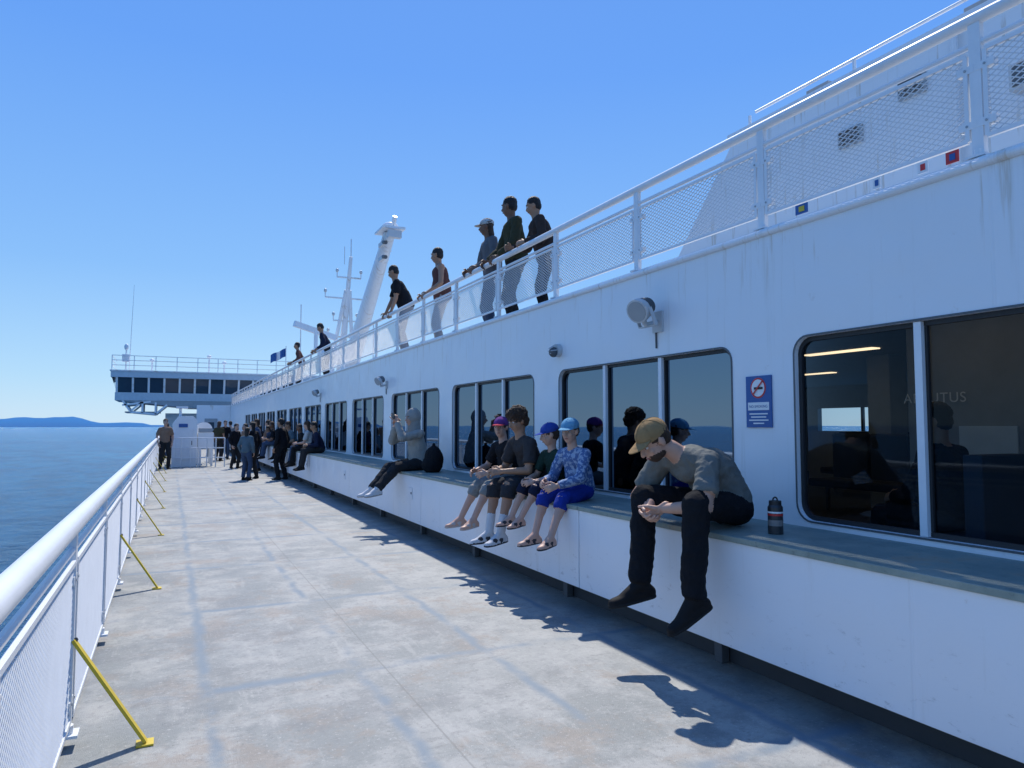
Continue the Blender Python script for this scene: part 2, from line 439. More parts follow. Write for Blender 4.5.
mb.obj('vent_rail')
mb=MB(); mb.box((6.25,3.05,4.35),(6.40,3.15,4.45),RAILW); mb.box((6.05,2.95,4.2),(6.27,3.3,4.42),simple('lamp_housing',(.55,.57,.58),.4,.1)); mb.box((6.04,2.98,4.22),(6.05,3.27,4.40),DGREY); mb.obj('floodlight',bevel=.01)

for nm,yy,w,mats in (('safety_sign',3.28,.10,(BLUE,YEL)),('safety_sign',2.46,.06,(SWHITE,RED)),('safety_sign',2.29,.07,(RED,BLUE)),('safety_sign',2.75,.05,(SWHITE,BLUE))):
    mb=MB(); mb.box((XU-.035,yy,WT+.02),(XU-.03,yy+w,WT+.085),mats[0]); mb.box((XU-.038,yy+w*.25,WT+.035),(XU-.0355,yy+w*.7,WT+.07),mats[1]); mb.obj(nm)

# ------------------------------------------------------------------ bench
mb=MB()
seams=[-8.9,-3.3,.95,4.99,9.0,13.1,17.2,21.3,25.4,29.5,33.6,37.7,41.8,46]
for a,b in zip(seams[:-1],seams[1:]):
    mb.box((XB,a+.006,ZB),(XB+.03,b-.006,ZT-.035),WHITE)
    mb.box((XB+.03,a+.006,ZB),(XW-.003,b-.006,ZB+.03),WHITE)
    mb.box((XB-.014,a+.004,ZT-.034),(XW-.003,b-.004,ZT),BTOP)
    hy=a+.35
    mb.box((XB-.008,hy,.50),(XB-.0005,hy+.16,.66),RAILW)
    mb.box((XB-.016,hy+.02,.57),(XB-.008,hy+.05,.60),DGREY)
    for q in (.5,2.6):
        if a+q<b: mb.box((XB+.18,a+q,.001),(XB+.24,a+q+.07,ZB),DGREY)
mb.box((XB+.25,seams[0],.001),(XB+.28,seams[-1],ZB-.002),simple('bench_gap_shade',(.05,.055,.06),.7))  # near-black strip standing in for the deep shade under the bench
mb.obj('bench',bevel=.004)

# ------------------------------------------------------------------ no smoking sign
e=empty('no_smoking_sign')
mb=MB(); sy=3.60; sw=.235; x=XW
mb.box((x-.012,sy,1.49),(x-.002,sy+sw,1.85),BLUE)
cy,cz=sy+sw/2,1.765
def disc(mb,x,cy,cz,r,m,n=28): mb.add([(x,cy+r*math.cos(2*math.pi*i/n),cz+r*math.sin(2*math.pi*i/n)) for i in range(n)],[tuple(range(n))],m)
disc(mb,x-.0135,cy,cz,.072,RED); disc(mb,x-.0150,cy,cz,.060,SWHITE)
mb.box((x-.0185,cy-.045,cz-.010),(x-.0165,cy+.035,cz+.006),BLK)
mb.bar((x-.021,cy-.045,cz+.045),(x-.021,cy+.045,cz-.045),.002,.010,RED,up=(0,1,1))
mb.box((x-.0145,sy+.02,1.61),(x-.0125,sy+sw-.02,1.665),SWHITE)
for i,w in enumerate((.17,.14,.18,.10)): mb.box((x-.0145,cy-w/2,1.58-i*.022),(x-.0125,cy+w/2,1.589-i*.022),SWHITE)
mb.obj('sign_panel',e)
cu=bpy.data.curves.new('text','FONT'); cu.body='NO SMOKING'; cu.size=.027; cu.align_x='CENTER'; cu.materials.append(BLUE)
t=bpy.data.objects.new('sign_text',cu); scene.collection.objects.link(t); t.parent=e
t.location=(x-.0155,cy,1.627); t.rotation_euler=(R(90),0,R(-90))
cu=bpy.data.curves.new('text','FONT'); cu.body='ARBUTUS'; cu.size=.12; cu.space_character=1.1; cu.materials.append(simple('lounge_lettering_paint',(.75,.78,.78),.7,.05))
t=bpy.data.objects.new('lounge_lettering',cu); scene.collection.objects.link(t)
t.location=(5.88,4.18,1.70); t.rotation_euler=(R(90),0,R(-90))

# ------------------------------------------------------------------ flood lights
LAMPW=MATS['lamp_housing']; LENS=simple('lamp_lens',(.35,.38,.4),.1,.1)
def flood(y,z,s=1):
    mb=MB()
    mb.box((XW-.02,y-.06*s,z-.10*s),(XW-.001,y+.06*s,z+.06*s),LAMPW)
    mb.tube((XW-.02,y,z-.02),(XW-.13*s,y,z-.05*s),.018*s,LAMPW,n=8)
    mb.tube((XW-.13*s,y,z-.05*s),(XW-.15*s,y,z+.02*s),.02*s,LAMPW,n=8)
    c=Vector((XW-.16*s,y,z+.07*s)); d=Vector((-.75,-.25,-.35)).normalized()
    mb.tube(c-d*.10*s,c+d*.02*s,.055*s,LAMPW,r1=.085*s,n=16)
    mb.tube(c+d*.02*s,c+d*.07*s,.092*s,LAMPW,r1=.092*s,n=18)
    mb.tube(c+d*.0702*s,c+d*.074*s,.078*s,LENS,n=18)
    for i in range(4): mb.tube(c-d*(.09-.025*i)*s,c-d*(.08-.025*i)*s,(.066+.006*i)*s,DGREY,n=16)
    u=Vector((0,1,0))
    mb.bar(c+u*.10*s,c+u*.10*s+Vector((.06,0,-.13))*s,.03*s,.008*s,LAMPW,up=(0,1,0))
    mb.bar(c-u*.10*s,c-u*.10*s+Vector((.06,0,-.13))*s,.03*s,.008*s,LAMPW,up=(0,1,0))
    mb.bar(c+u*.10*s+Vector((.06,0,-.13))*s,c-u*.10*s+Vector((.06,0,-.13))*s,.03*s,.008*s,LAMPW)
    mb.tube((XW-.01,y+.03,z-.10*s),(XW-.008,y+.03,z-.22*s),.008,DGREY,n=6)
    mb.obj('floodlight',smooth=True)
flood(4.84,2.40,1.1); flood(13.2,2.30,.9); flood(19.8,2.35,.9)
mb=MB()
mb.tube((XW-.001,6.55,2.30),(XW-.05,6.55,2.30),.07,LAMPW,n=18); mb.ell((XW-.07,6.55,2.28),(.05,.055,.055),DGREY)
for q in range(6):
    a=R(60*q); mb.tube((XW-.05,6.55+.065*math.cos(a),2.30+.065*math.sin(a)),(XW-.12,6.55+.03*math.cos(a),2.29+.03*math.sin(a)),.005,LAMPW,n=6)
mb.obj('bulkhead_lamp',smooth=True)

# ------------------------------------------------------------------ bridge wing
e=empty('bridge_wing')
mb=MB(); XL=-3.6; YB=54.0
mb.box((XL,YB-.4,4.75),(16,YB+5,5.15),LGREY)
mb.box((XL-.06,YB-.46,5.15),(16,YB+5,5.23),WHITE)
def sl(x0,x1,za,zb,ya,yb,m,t=.08): mb.add([(x0,ya,za),(x1,ya,za),(x1,yb,zb),(x0,yb,zb),(x0,ya+t,za),(x1,ya+t,za),(x1,yb+t,zb),(x0,yb+t,zb)],[(0,1,2,3),(7,6,5,4),(0,4,5,1),(3,2,6,7),(0,3,7,4),(1,5,6,2)],m)
sl(XL+.35,16,3.75,4.75,YB+.15,YB-.2,DGLASS)
xx=XL+.35
while xx<9:
    mb.bar((xx,YB+.12,3.7),(xx,YB-.25,4.75),.13,.08,WHITE,up=(0,1,0)); xx+=.95
mb.add([(XL+.35,YB+.15,3.75),(XL+.05,YB-.2,4.75),(XL+.05,YB+4.8,4.75),(XL+.35,YB+4.5,3.75)],[(0,1,2,3)],DGLASS)
mb.box((XL+.25,YB+.02,3.22),(16,YB+4.6,3.75),LGREY)
mb.add([(XL+.3,YB+.05,3.22),(9,YB+.05,3.22),(9,YB+.05,2.7),(1.2,YB+.05,2.75),(XL+.3,YB+4.5,3.22),(9,YB+4.5,3.22),(9,YB+4.5,2.7),(1.2,YB+4.5,2.75)],[(0,1,2,3),(7,6,5,4),(3,2,6,7),(0,3,7,4)],GREY)
for a,b in (((-2.9,3.22),(-2.4,2.45)),((-2.4,2.45),(-.9,2.30)),((-.9,2.30),(-.2,2.95)),((-2.9,2.9),(-1.2,3.15)),((-1.7,2.38),(-1.7,3.2)),((-.9,2.3),(-.9,3.1)),((-2.4,2.5),(-1.7,3.15))):
    for dy in (.1,3.8): mb.bar((a[0],YB+dy,a[1]),(b[0],YB+dy,b[1]),.12,.12,WHITE,up=(0,0,1) if abs(a[0]-b[0])>.1 else (1,0,0))
mb.box((-2.75,YB+.3,2.40),(-.6,YB+3.6,2.48),GREY)
mb.obj('wing',e)
mb=MB()
xs=np.arange(XL+.05,12,1.3)
for x in xs: mb.tube((x,YB-.3,5.22),(x,YB-.3,6.2),.03,RAILW,n=6)
for zz in (5.55,5.88,6.2): mb.tube((XL+.05,YB-.3,zz),(12,YB-.3,zz),.025,RAILW,n=6)
for zz in (5.55,5.88,6.2): mb.tube((XL+.05,YB-.3,zz),(XL+.05,YB+4.6,zz),.025,RAILW,n=6)
mb.obj('roof_rail',e)
mb=MB()
mb.tube((-2.75,YB,5.2),(-2.75,YB,6.7),.05,RAILW,n=8); mb.ell((-2.75,YB,6.8),(.14,.14,.22),RAILW); mb.box((-2.98,YB-.15,5.8),(-2.55,YB+.1,6.3),RAILW)
mb.tube((-2.6,YB+1,5.2),(-2.45,YB+1,11.2),.03,RAILW,r1=.012,n=6)
for (x,h) in ((-1.2,6.0),(2.4,6.4),(3.4,6.0)): mb.tube((x,YB+.5,5.2),(x,YB+.5,h),.06,RAILW,n=6); mb.ell((x,YB+.5,h),(.16,.16,.12),RAILW)
mb.obj('antennas',e)
mb=MB()
mb.box((1.6,YB-2,0.001),(3.7,YB-1.9,2.9),WHITE); mb.box((2.1,YB-2.04,.15),(2.9,YB-2.002,2.0),GREY); mb.box((2.3,YB-2.05,1.3),(2.7,YB-2.041,1.75),DGLASS)
mb.box((XW,Y1,ZB),(XW+3,YB+2,2.9),WHITE)
mb.box((1.6,YB-1.9,.001),(3.7,YB+1,.002+.1),GREY)
mb.box((-.3,YB+2,.001),(3.6,YB+2.1,2.4),WHITE)
mb.obj('bridge_bulkhead',bevel=.01)

# ------------------------------------------------------------------ raft locker on deck
mb=MB()
mb.extr([(.10,28.8,.002),(.10,28.8,1.60),(.28,28.8,1.86),(.78,28.8,1.86),(.92,28.8,1.70),(.92,28.8,.002)],(0,1.2,0),WHITE)
mb.box((.20,28.775,.25),(.80,28.798,1.40),RAILW); mb.box((.72,28.76,.8),(.76,28.775,.95),DGREY)
mb.box((.3,28.77,1.45),(.6,28.798,1.58),BLUE)
mb.box((.95,28.9,.7),(1.5,29.6,1.25),WHITE); mb.box((1.0,28.9,.002),(1.08,29.0,.7),WHITE); mb.box((1.4,28.9,.002),(1.48,29.0,.7),WHITE)
mb.box((.98,28.88,1.26),(1.45,29.4,1.42),GREY)
for xx in (.10,.4,.7,.95,1.25,1.55,1.85): mb.tube((xx,28.3,.002),(xx,28.3,1.07),.022,RAILW,n=8)
for zz in (.35,.7,1.07): mb.tube((.10,28.3,zz),(1.85,28.3,zz),.02,RAILW,n=8)
mb.tube((.35,29.2,1.86),(.35,29.2,2.15),.05,RAILW); mb.box((.2,29.0,2.15),(.6,29.5,2.22),RAILW)
mb.obj('raft_locker',bevel=.008)
for (cx,cyy,cz_) in ((.55,31.2,1.35),(1.25,31.2,1.35)):
    mb=MB()
    mb.tube((cx-.02,cyy-.65,cz_),(cx-.02,cyy+.65,cz_),.30,WHITE,n=20)
    for q in (-.45,0,.45): mb.tube((cx-.02,cyy+q-.03,cz_),(cx-.02,cyy+q+.03,cz_),.312,GREY,n=20)
    for q in (-.5,.5): mb.box((cx-.3,cyy+q-.04,.002),(cx-.24,cyy+q+.04,cz_),RAILW); mb.box((cx+.2,cyy+q-.04,.002),(cx+.26,cyy+q+.04,cz_),RAILW); mb.box((cx-.235,cyy+q-.035,cz_-.36),(cx+.195,cyy+q+.035,cz_-.28),RAILW)
    mb.obj('liferaft_canister',smooth=True)

# ------------------------------------------------------------------ masts
mb=MB()
b0=Vector((6,27.8,2.7)); t0=Vector((6,21.2,7.5))
def ring_loft(mb,secs,m,n=16):
    vs=[];fs=[]
    for c,ax,ra,rb in secs:
        for i in range(n):
            a=2*math.pi*i/n; vs.append(Vector(c)+Vector((1,0,0))*ra*math.cos(a)+Vector(ax)*rb*math.sin(a))
    for j in range(len(secs)-1):
        for i in range(n): fs.append((j*n+i,j*n+(i+1)%n,(j+1)*n+(i+1)%n,(j+1)*n+i))
    fs.append(tuple(reversed(range(n)))); k=(len(secs)-1)*n; fs.append(tuple(range(k,k+n)))
    mb.add(vs,fs,m)
secs=[(b0.lerp(t0,q),(0,1,.35),.32-.14*q,.62-.38*q) for q in (0,.25,.5,.75,1)]
ring_loft(mb,secs,WHITE)
mb.box((5.65,20.7,7.50),(6.35,21.7,7.57),WHITE)
mb.ell((6,21.2,7.64),(.26,.36,.16),WHITE)
mb.tube((6,20.9,7.55),(6,20.65,7.85),.07,WHITE); mb.box((5.8,20.6,7.2),(6.2,20.8,7.42),LAMPW)
for zz in (7.05,6.6): mb.box((5.72,21.0,zz),(5.82,21.5,zz+.12),LAMPW); mb.tube((5.75,21.0,zz+.06),(5.75,20.75,zz),.06,DGREY)
for q in range(14):
    c=b0.lerp(t0,.25+.05*q); mb.tube(c+Vector((-.18,-.42+.015*q,0)),c+Vector((.18,-.42+.015*q,0)),.014,RAILW,n=6)
mb.obj('raked_mast',smooth=True)
mb=MB()
bx,by=8.0,36.5
mb.tube((bx,by+1.5,2.7),(bx,by-1.2,10.0),.26,WHITE,r1=.08)
mb.tube((bx-.8,by+1.2,2.7),(bx-.1,by-.6,8.4),.09,WHITE); mb.tube((bx+.8,by+1.2,2.7),(bx+.1,by-.6,8.4),.09,WHITE)
for zz in (3.6,4.5,5.4): 
    w=.8*(1-(zz-2.7)/6.5); mb.tube((bx-w,by+.9,zz),(bx+w*.6,by+.6,zz+.8),.05,WHITE,n=6)
for zz,w in ((9.0,.6),(8.0,1.1),(6.9,.6),(6.1,.8)):
    yy=by+1.5-2.7*(zz-2.7)/7.3
    mb.bar((bx-w,yy,zz),(bx+w,yy,zz),.10,.07,WHITE)
    for q in (-w,w): mb.tube((bx+q,yy,zz),(bx+q,yy,zz+.3),.03,RAILW,n=6); mb.ell((bx+q,yy,zz+.33),(.08,.08,.1),LAMPW)
mb.tube((bx,by-1.2,10.0),(bx,by-1.2,10.9),.03,RAILW,n=6); mb.tube((bx-.3,by-1.1,9.6),(bx-.3,by-1.1,10.5),.02,RAILW,n=6)
mb.tube((bx-1.5,by-.3,5.4),(bx-1.5,by-.3,6.15),.10,WHITE); mb.bar((bx-1.6,by-.3,5.3),(bx,by-.3,5.1),.6,.14,WHITE)
mb.bar((bx-2.6,by-.5,6.55),(bx-.5,by-.1,6.0),.20,.28,WHITE)
mb.ell((bx-1.0,by-1,5.0),(.55,.55,.45),WHITE)
mb.tube((bx-.9,by-1,2.7),(bx-.9,by-1,4.7),.2,WHITE)
mb.tube((bx-2.2,by,2.7),(bx-2.2,by,7.6),.03,RAILW,n=6)
mb.tube((bx+1.5,by,2.7),(bx+1.5,by,7.0),.03,RAILW,n=6)
mb.obj('radar_mast',smooth=True)
mb=MB(); x0=4.9; yy=35.0; zz=5.2
mb.tube((x0,yy,2.7),(x0,yy,zz+.1),.02,RAILW,n=6)
vs=[]; n=10
for i in range(n+1):
    for j in range(2): vs.append((x0-.07*i,yy+.08*math.sin(i*1.2),zz-.40*j-.035*i+.02*math.sin(i)))
fs=[(2*i,2*i+1,2*i+3,2*i+2) for i in range(n)]
mb.add(vs,fs[:4],BLUE); mb.add(vs,fs[4:6],SWHITE); mb.add(vs,fs[6:],BLUE); mb.obj('flag')

# ------------------------------------------------------------------ people
def V(*a): return Vector(a)
def ik(S,T,l1,l2,pole):
    d=T-S; D=d.length
    if D>(l1+l2)*.995: d=d*((l1+l2)*.995/D); D=d.length; T=S+d
    D=max(D,abs(l1-l2)+.02)
    a=(l1*l1-l2*l2+D*D)/(2*D); h=math.sqrt(max(0,l1*l1-a*a)); w=d.normalized()
    p=pole-w*pole.dot(w); p=p.normalized() if p.length>1e-5 else w.orthogonal()
    return S+w*a+p*h, T
class Prims:
    def __init__(s): s.p=[]
    def cone(s,a,b,ra,rb,m,side=None,flat=1,cap=1):
        a=Vector(a);b=Vector(b); w=b-a; L=w.length
        if L<1e-5: w=Vector((0,0,1)); L=1e-5; b=a+w*L
        w=w/L; u=Vector(side) if side is not None else w.orthogonal(); u=u-w*u.dot(w)
        if u.length<1e-4: u=w.orthogonal()
        u.normalize(); v=w.cross(u)
        s.p.append(('c',a,w,u,v,L,ra,rb,flat,cap,m))
    def ell(s,c,r,m,M=None):
        M=M or Matrix.Identity(3); s.p.append(('e',Vector(c),r,M,m))
    def mesh(s):
        vs=[];fs=[]
        for p in s.p:
            o=len(vs)
            if p[0]=='c':
                _,a,w,u,v,L,ra,rb,fl,cap,m=p; n=16; rows=[]
                for k in range(5): ph=R(-88+88*k/4); rows.append((ra*math.sin(ph)*cap,ra*math.cos(ph)))
                for k in range(5): ph=R(88*k/4); rows.append((L+rb*math.sin(ph)*cap,rb*math.cos(ph)))
                for t,r in rows:
                    for i in range(n):
                        an=2*math.pi*i/n; vs.append(a+w*t+u*(r*math.cos(an))+v*(r*fl*math.sin(an)))
                nr=len(rows)
            else:
                _,c,r,M,m=p; n=18; nr=12
                for j in range(nr):
                    ph=R(-88+176*j/(nr-1))
                    for i in range(n):
                        an=2*math.pi*i/n; vs.append(c+M@Vector((r[0]*math.cos(ph)*math.cos(an),r[1]*math.cos(ph)*math.sin(an),r[2]*math.sin(ph))))
            for j in range(nr-1):
                for i in range(n): fs.append((o+j*n+i,o+j*n+(i+1)%n,o+(j+1)*n+(i+1)%n,o+(j+1)*n+i))
            fs.append(tuple(o+i for i in reversed(range(n)))); fs.append(tuple(o+(nr-1)*n+i for i in range(n)))
        return vs,fs
    def dist(s,P):
        D=np.empty((len(s.p),len(P)))
        for k,p in enumerate(s.p):
            if p[0]=='c':
                _,a,w,u,v,L,ra,rb,fl,cap,m=p; q=P-np.array(a)
                t=q@np.array(w); x=q@np.array(u); y=q@np.array(v)/fl; tc=np.clip(t,0,L)
                D[k]=np.sqrt(x*x+y*y+((t-tc)/cap)**2)-(ra+(rb-ra)*tc/L)
            else:
                _,c,r,M,m=p; q=(P-np.array(c))@np.array(M); D[k]=(np.sqrt(((q/np.array(r))**2).sum(1))-1)*min(r)
        return D
    def build(s,name,voxel,parent=None,smooth_it=3,wr=None,wrs=9,wramp=.006):
        vs,fs=s.mesh(); me=bpy.data.meshes.new('tmp'); me.from_pydata(vs,[],fs); me.update()
        ob=bpy.data.objects.new('tmp',me); scene.collection.objects.link(ob)
        m=ob.modifiers.new('r','REMESH'); m.mode='VOXEL'; m.voxel_size=voxel; m.use_smooth_shade=True
        if smooth_it: sm=ob.modifiers.new('s','SMOOTH'); sm.factor=.5; sm.iterations=smooth_it
        dg=bpy.context.evaluated_depsgraph_get(); ev=ob.evaluated_get(dg)
        nm=bpy.data.meshes.new_from_object(ev); bpy.data.objects.remove(ob); bpy.data.meshes.remove(me)
        nm.name=name
        mats=[]; mi=[]
        for p in s.p:
            mm=p[-1]
            if mm not in mats: mats.append(mm)
            mi.append(mats.index(mm))
        mi=np.array(mi)
        n=len(nm.vertices); co=np.empty(n*3); nm.vertices.foreach_get('co',co); co=co.reshape(-1,3)
        if wr:
            nr=np.empty(n*3); nm.vertices.foreach_get('normal',nr); nr=nr.reshape(-1,3)
            vm=mi[np.argmin(s.dist(co),axis=0)]
            wrset={mats.index(x) for x in wr if x in mats}
            for i in range(n):
                if vm[i] in wrset:
                    q=Vector(co[i])*wrs
                    d=noise.noise(q)+.6*(1-2*abs(noise.noise(q*1.9+Vector((5,2,1)))))
                    co[i]+=nr[i]*d*wramp
            nm.vertices.foreach_set('co',co.ravel())
        nf=len(nm.polygons); c=np.empty(nf*3); nm.polygons.foreach_get('center',c); c=c.reshape(-1,3)
        for x in mats: nm.materials.append(x)
        nm.polygons.foreach_set('material_index',mi[np.argmin(s.dist(c),axis=0)].astype(np.int32))
        nm.polygons.foreach_set('use_smooth',np.ones(nf,dtype=bool)); nm.update()
        o=bpy.data.objects.new(name,nm); scene.collection.objects.link(o)
        if parent: o.parent=parent
        return o
def hand(W,d,pn,side,hs,m,curl,parent,nm,voxel):
    P=Prims(); d=d.normalized(); pn=(pn-d*pn.dot(d)).normalized(); sd=pn.cross(d)
    if sd.dot(side)<0: sd=-sd
    P.cone(W-d*.03*hs,W+d*.02*hs,.026*hs,.026*hs,m,side=sd,flat=.75)
    P.cone(W+d*.012*hs,W+d*.075*hs,.034*hs,.039*hs,m,side=sd,flat=.38,cap=.6)
    for i,(o,l) in enumerate(((.030,.072),(.010,.080),(-.011,.074),(-.031,.058))):
        a=W+d*(.078-.004*abs(i-1))*hs+sd*o*hs
        ang=0; p=a
        for sg,(fr,rr) in enumerate(((.45,.0098),(.32,.009),(.23,.008))):
            ang+=curl*(.75+.12*i)*(1,1.1,.8)[sg]
            dd=(d*math.cos(ang)+pn*math.sin(ang)+sd*(.08-.05*i)).normalized()
            q=p+dd*l*fr*hs; P.cone(p,q,rr*hs,rr*.93*hs,m); p=q
    a=W+d*.022*hs+sd*.026*hs; dd=(d*.6+sd*.75+pn*.25).normalized(); q=a+dd*.040*hs; P.cone(a,q,.0155*hs,.0115*hs,m)
    dd=(d*.85+sd*.30+pn*(.25+.4*curl)).normalized(); r=q+dd*.032*hs; P.cone(q,r,.0112*hs,.010*hs,m)
    dd=(d*.9+sd*.05+pn*(.3+.5*curl)).normalized(); P.cone(r,r+dd*.024*hs,.0098*hs,.0085*hs,m)
    return P.build(nm,voxel,parent,1)
SKL=skin('skin_light',(.55,.33,.24)); SKT=skin('skin_tan',(.38,.21,.13)); SKD=skin('skin_brown',(.20,.10,.06))
EYEW=simple('eye_white',(.7,.68,.65),.3,.03,5,0); EYED=simple('eye_dark',(.03,.02,.015),.2,.03,5,0); LIP=simple('lips',(.35,.12,.10),.5,.05,5,0)
HBR=simple('hair_brown',(.06,.032,.018),.7,.4,60,.9,.01); HBL=simple('hair_black',(.015,.012,.011),.6,.4,60,.9,.01)
SOLE=simple('shoe_sole',(.02,.02,.02),.8,spec=.2); SOLEW=simple('shoe_sole_pale',(.35,.33,.30),.7)
Z=Vector((0,0,1))
def person(name,P,N,fwd,H=None,look=None,hands=None,feet=None,s=1,top=None,sleeve='short',bottom=None,legs='long',shoe=None,sock=None,sk=SKL,hair=('short',HBR),cap=None,
           vox=.010,hk=1,kpole=None,epole=None,curl=.45,hdir=None,toe=None,bulk=1,mid=None,lt=.43,ls=.43,beard=None,pn=None,hood=False,sandal=False,sole=None):
    P=V(*P);N=V(*N);f=V(*fwd).normalized(); r=f.cross(Z).normalized()
    lk_=V(*look).normalized() if look else f.copy()
    k=s*hk; sole=sole or SOLE
    if H is None: H=N+(Z*.17+f*.035)*k
    else: H=V(*H)
    hr=lk_.cross(Z).normalized(); hu=hr.cross(lk_).normalized()
    M=Matrix((hr,lk_,hu)).transposed()
    def hp(x,y,z): return H+M@Vector((x*k,y*k,z*k))
    up=(N-P).normalized()
    back=(up.cross(r)).normalized()
    if back.dot(f)>0: back=-back
    C=(P+N)/2 + (V(*mid) if mid else back*.015*s)
    q=Prims(); b=bulk
    q.ell(P,(.160*s*b,.112*s*b,.105*s),bottom,Matrix((r,f,Z)).transposed())
    q.cone(P+up*.01*s+back*.01*s,C,.163*s*b,.155*s*b,top,side=r,flat=.76,cap=.42)
    q.cone(C,N-up*.09*s,.158*s*b,.150*s*b,top,side=r,flat=.68,cap=.5)
    SH=[N-up*.055*s-r*.165*s*b,N-up*.055*s+r*.165*s*b]
    for S_ in SH:
        q.cone(N-up*.045*s,S_,.070*s,.060*s,top if sleeve!='tank' else sk)
        if sleeve=='tank': q.cone(N-up*.06*s,N+(S_-N)*.5-up*.03*s,.072*s,.066*s,top)
    q.cone(N-up*.05*s,N+(H-N)*.35,.062*s,.054*s,sk); q.cone(N+(H-N)*.3,hp(0,-.02,-.05),.054*s,.054*s,sk)
    if sleeve in('short','long'): q.cone(N-up*.055*s,N-up*.012*s,.085*s,.068*s,top,side=r,flat=.85,cap=.4)
    q.ell(hp(0,-.008,.035),(.074*k,.093*k,.092*k),sk,M)
    q.ell(hp(0,.022,-.035),(.060*k,.068*k,.075*k),sk,M)
    q.ell(hp(0,.045,-.082),(.036*k,.034*k,.028*k),beard or sk,M)
    if beard: q.ell(hp(0,.03,-.062),(.060*k,.062*k,.045*k),beard,M)
    q.cone(hp(0,.084,.022),hp(0,.108,-.022),.009*k,.015*k,sk); q.ell(hp(0,.098,-.026),(.018*k,.014*k,.010*k),sk,M)
    for e_ in (-1,1):
        q.ell(hp(.076*e_,-.005,-.004),(.010*k,.020*k,.032*k),sk,M)
        q.ell(hp(.034*e_,.066,-.022),(.022*k,.018*k,.020*k),sk,M)
    q.cone(hp(-.035,.076,.036),hp(.035,.076,.036),.012*k,.012*k,sk)
    q.ell(hp(0,.084,-.055),(.022*k,.012*k,.010*k),sk,M)
    ul,fl=.29*s,.255*s; wr=[]
    for i,sg in enumerate((-1,1)):
        if hands is None: T=SH[i]+r*sg*.06*s-Z*.50*s+f*.06*s
        else: T=V(*hands[i])
        pole=V(*epole[i]) if epole else (r*sg*.6-f*.6-Z*.5)
        E,T=ik(SH[i],T,ul,fl,pole); wr.append((E,T))
        q.cone(SH[i],E,.047*s,.040*s,sk); q.cone(E,E.lerp(T,.35),.040*s,.040*s,sk); q.cone(E.lerp(T,.3),T,.040*s,.026*s,sk,cap=.4)
        if sleeve=='short': q.cone(SH[i],SH[i].lerp(E,.72),.066*s,.066*s,top,cap=.25)
        if sleeve=='long':
            q.cone(SH[i],E,.064*s,.056*s,top); q.cone(E,E.lerp(T,.93),.056*s,.042*s,top,cap=.3)
    for i,sg in enumerate((-1,1)):
        Hp=P+r*sg*.088*s-Z*.01*s; T=V(*feet[i]); pole=V(*kpole[i]) if kpole else (f+Z*.4+r*sg*.15)
        K,A=ik(Hp,T,lt*s,ls*s,pole)
        q.cone(Hp,K,.080*s,.054*s,sk if legs!='long' else bottom)
        q.cone(K,A,.052*s,.036*s,sk if legs!='long' else bottom)
        sh=(A-K).normalized()
        calf=K.lerp(A,.32)-f*.012*s
        q.ell(calf,(.050*s,.050*s,.10*s),sk if legs!='long' else bottom,Matrix((r,sh.cross(r).normalized(),sh)).transposed())
        if legs=='long':
            q.cone(Hp,K,.094*s,.072*s,bottom); q.cone(K,K.lerp(A,.95),.072*s,.062*s,bottom,cap=.3)
        elif legs=='knee':
            q.cone(Hp,K,.096*s,.082*s,bottom,cap=.4); q.cone(K,K.lerp(A,.22),.078*s,.074*s,bottom,cap=.25)
        if sock: q.cone(K.lerp(A,.60),A,.046*s,.044*s,sock,cap=.3)
        td=V(*toe[i]).normalized() if toe else (f*.97+r*sg*.2-Z*.1).normalized()
        dn=(-Z-td*(-Z).dot(td)).normalized() if abs(td.z)<.95 else -f
        sd=td.cross(dn); um=shoe if not sandal else (sock or sk)
        heel=A-td*.048*s+dn*.050*s; ball=A+td*.115*s+dn*.056*s; tip=A+td*.178*s+dn*.060*s
        q.cone(A,heel,.042*s,.038*s,um,side=sd); q.cone(heel,ball,.037*s,.044*s,um,side=sd,flat=.78,cap=.7); q.cone(ball,tip,.044*s,.036*s,um,side=sd,flat=.66,cap=.8)
        q.cone(A+td*.01*s,ball+dn*-.005*s,.042*s,.034*s,um,side=sd,flat=.9)
        q.cone(heel+dn*.030*s,ball+dn*.024*s,.041*s,.051*s,shoe if sandal else sole,side=sd,flat=.28,cap=.9); q.cone(ball+dn*.024*s,tip+dn*.018*s,.051*s,.042*s,shoe if sandal else sole,side=sd,flat=.28,cap=.9)
        if sandal:
            for t_ in (.03,.10): c_=A+td*t_*s+dn*.045*s; q.cone(c_-sd*.03*s,c_+sd*.03*s,.030*s,.030*s,shoe,side=td,flat=.9,cap=.5)
    body=q.build(name,vox,None,3,wr=[x for x in (top,bottom) if x is not None],wramp=.009*s)
    for i,(E,T) in enumerate(wr):
        fd=(T-E).normalized(); hd=V(*hdir[i]).normalized() if hdir else fd
        pnn=V(*pn[i]) if pn else (r*(1 if i==0 else -1)*.8-Z*.4)
        hand(T+fd*.012*s,hd,pnn,f+Z*.4,s*1.03,sk,curl,body,'hand_'+('left','right')[i],max(.0045,vox*.5) if vox<.014 else .007)
    mf=MB()
    for e_ in (-1,1):
        mf.ell(hp(.031*e_,.078,.010),(.0135*k,.010*k,.0075*k),EYEW,10,6,M); mf.ell(hp(.031*e_,.0845,.010),(.0062*k,.005*k,.0065*k),EYED,8,6,M)
        mf.bar(hp(.016*e_,.092,.036),hp(.050*e_,.082,.036),.006*k,.007*k,hair[1] if hair else EYED,up=hu)
    mf.ell(hp(0,.0925,-.056),(.021*k,.006*k,.0055*k),LIP,10,6,M)
    mf.obj('face',body,smooth=False)
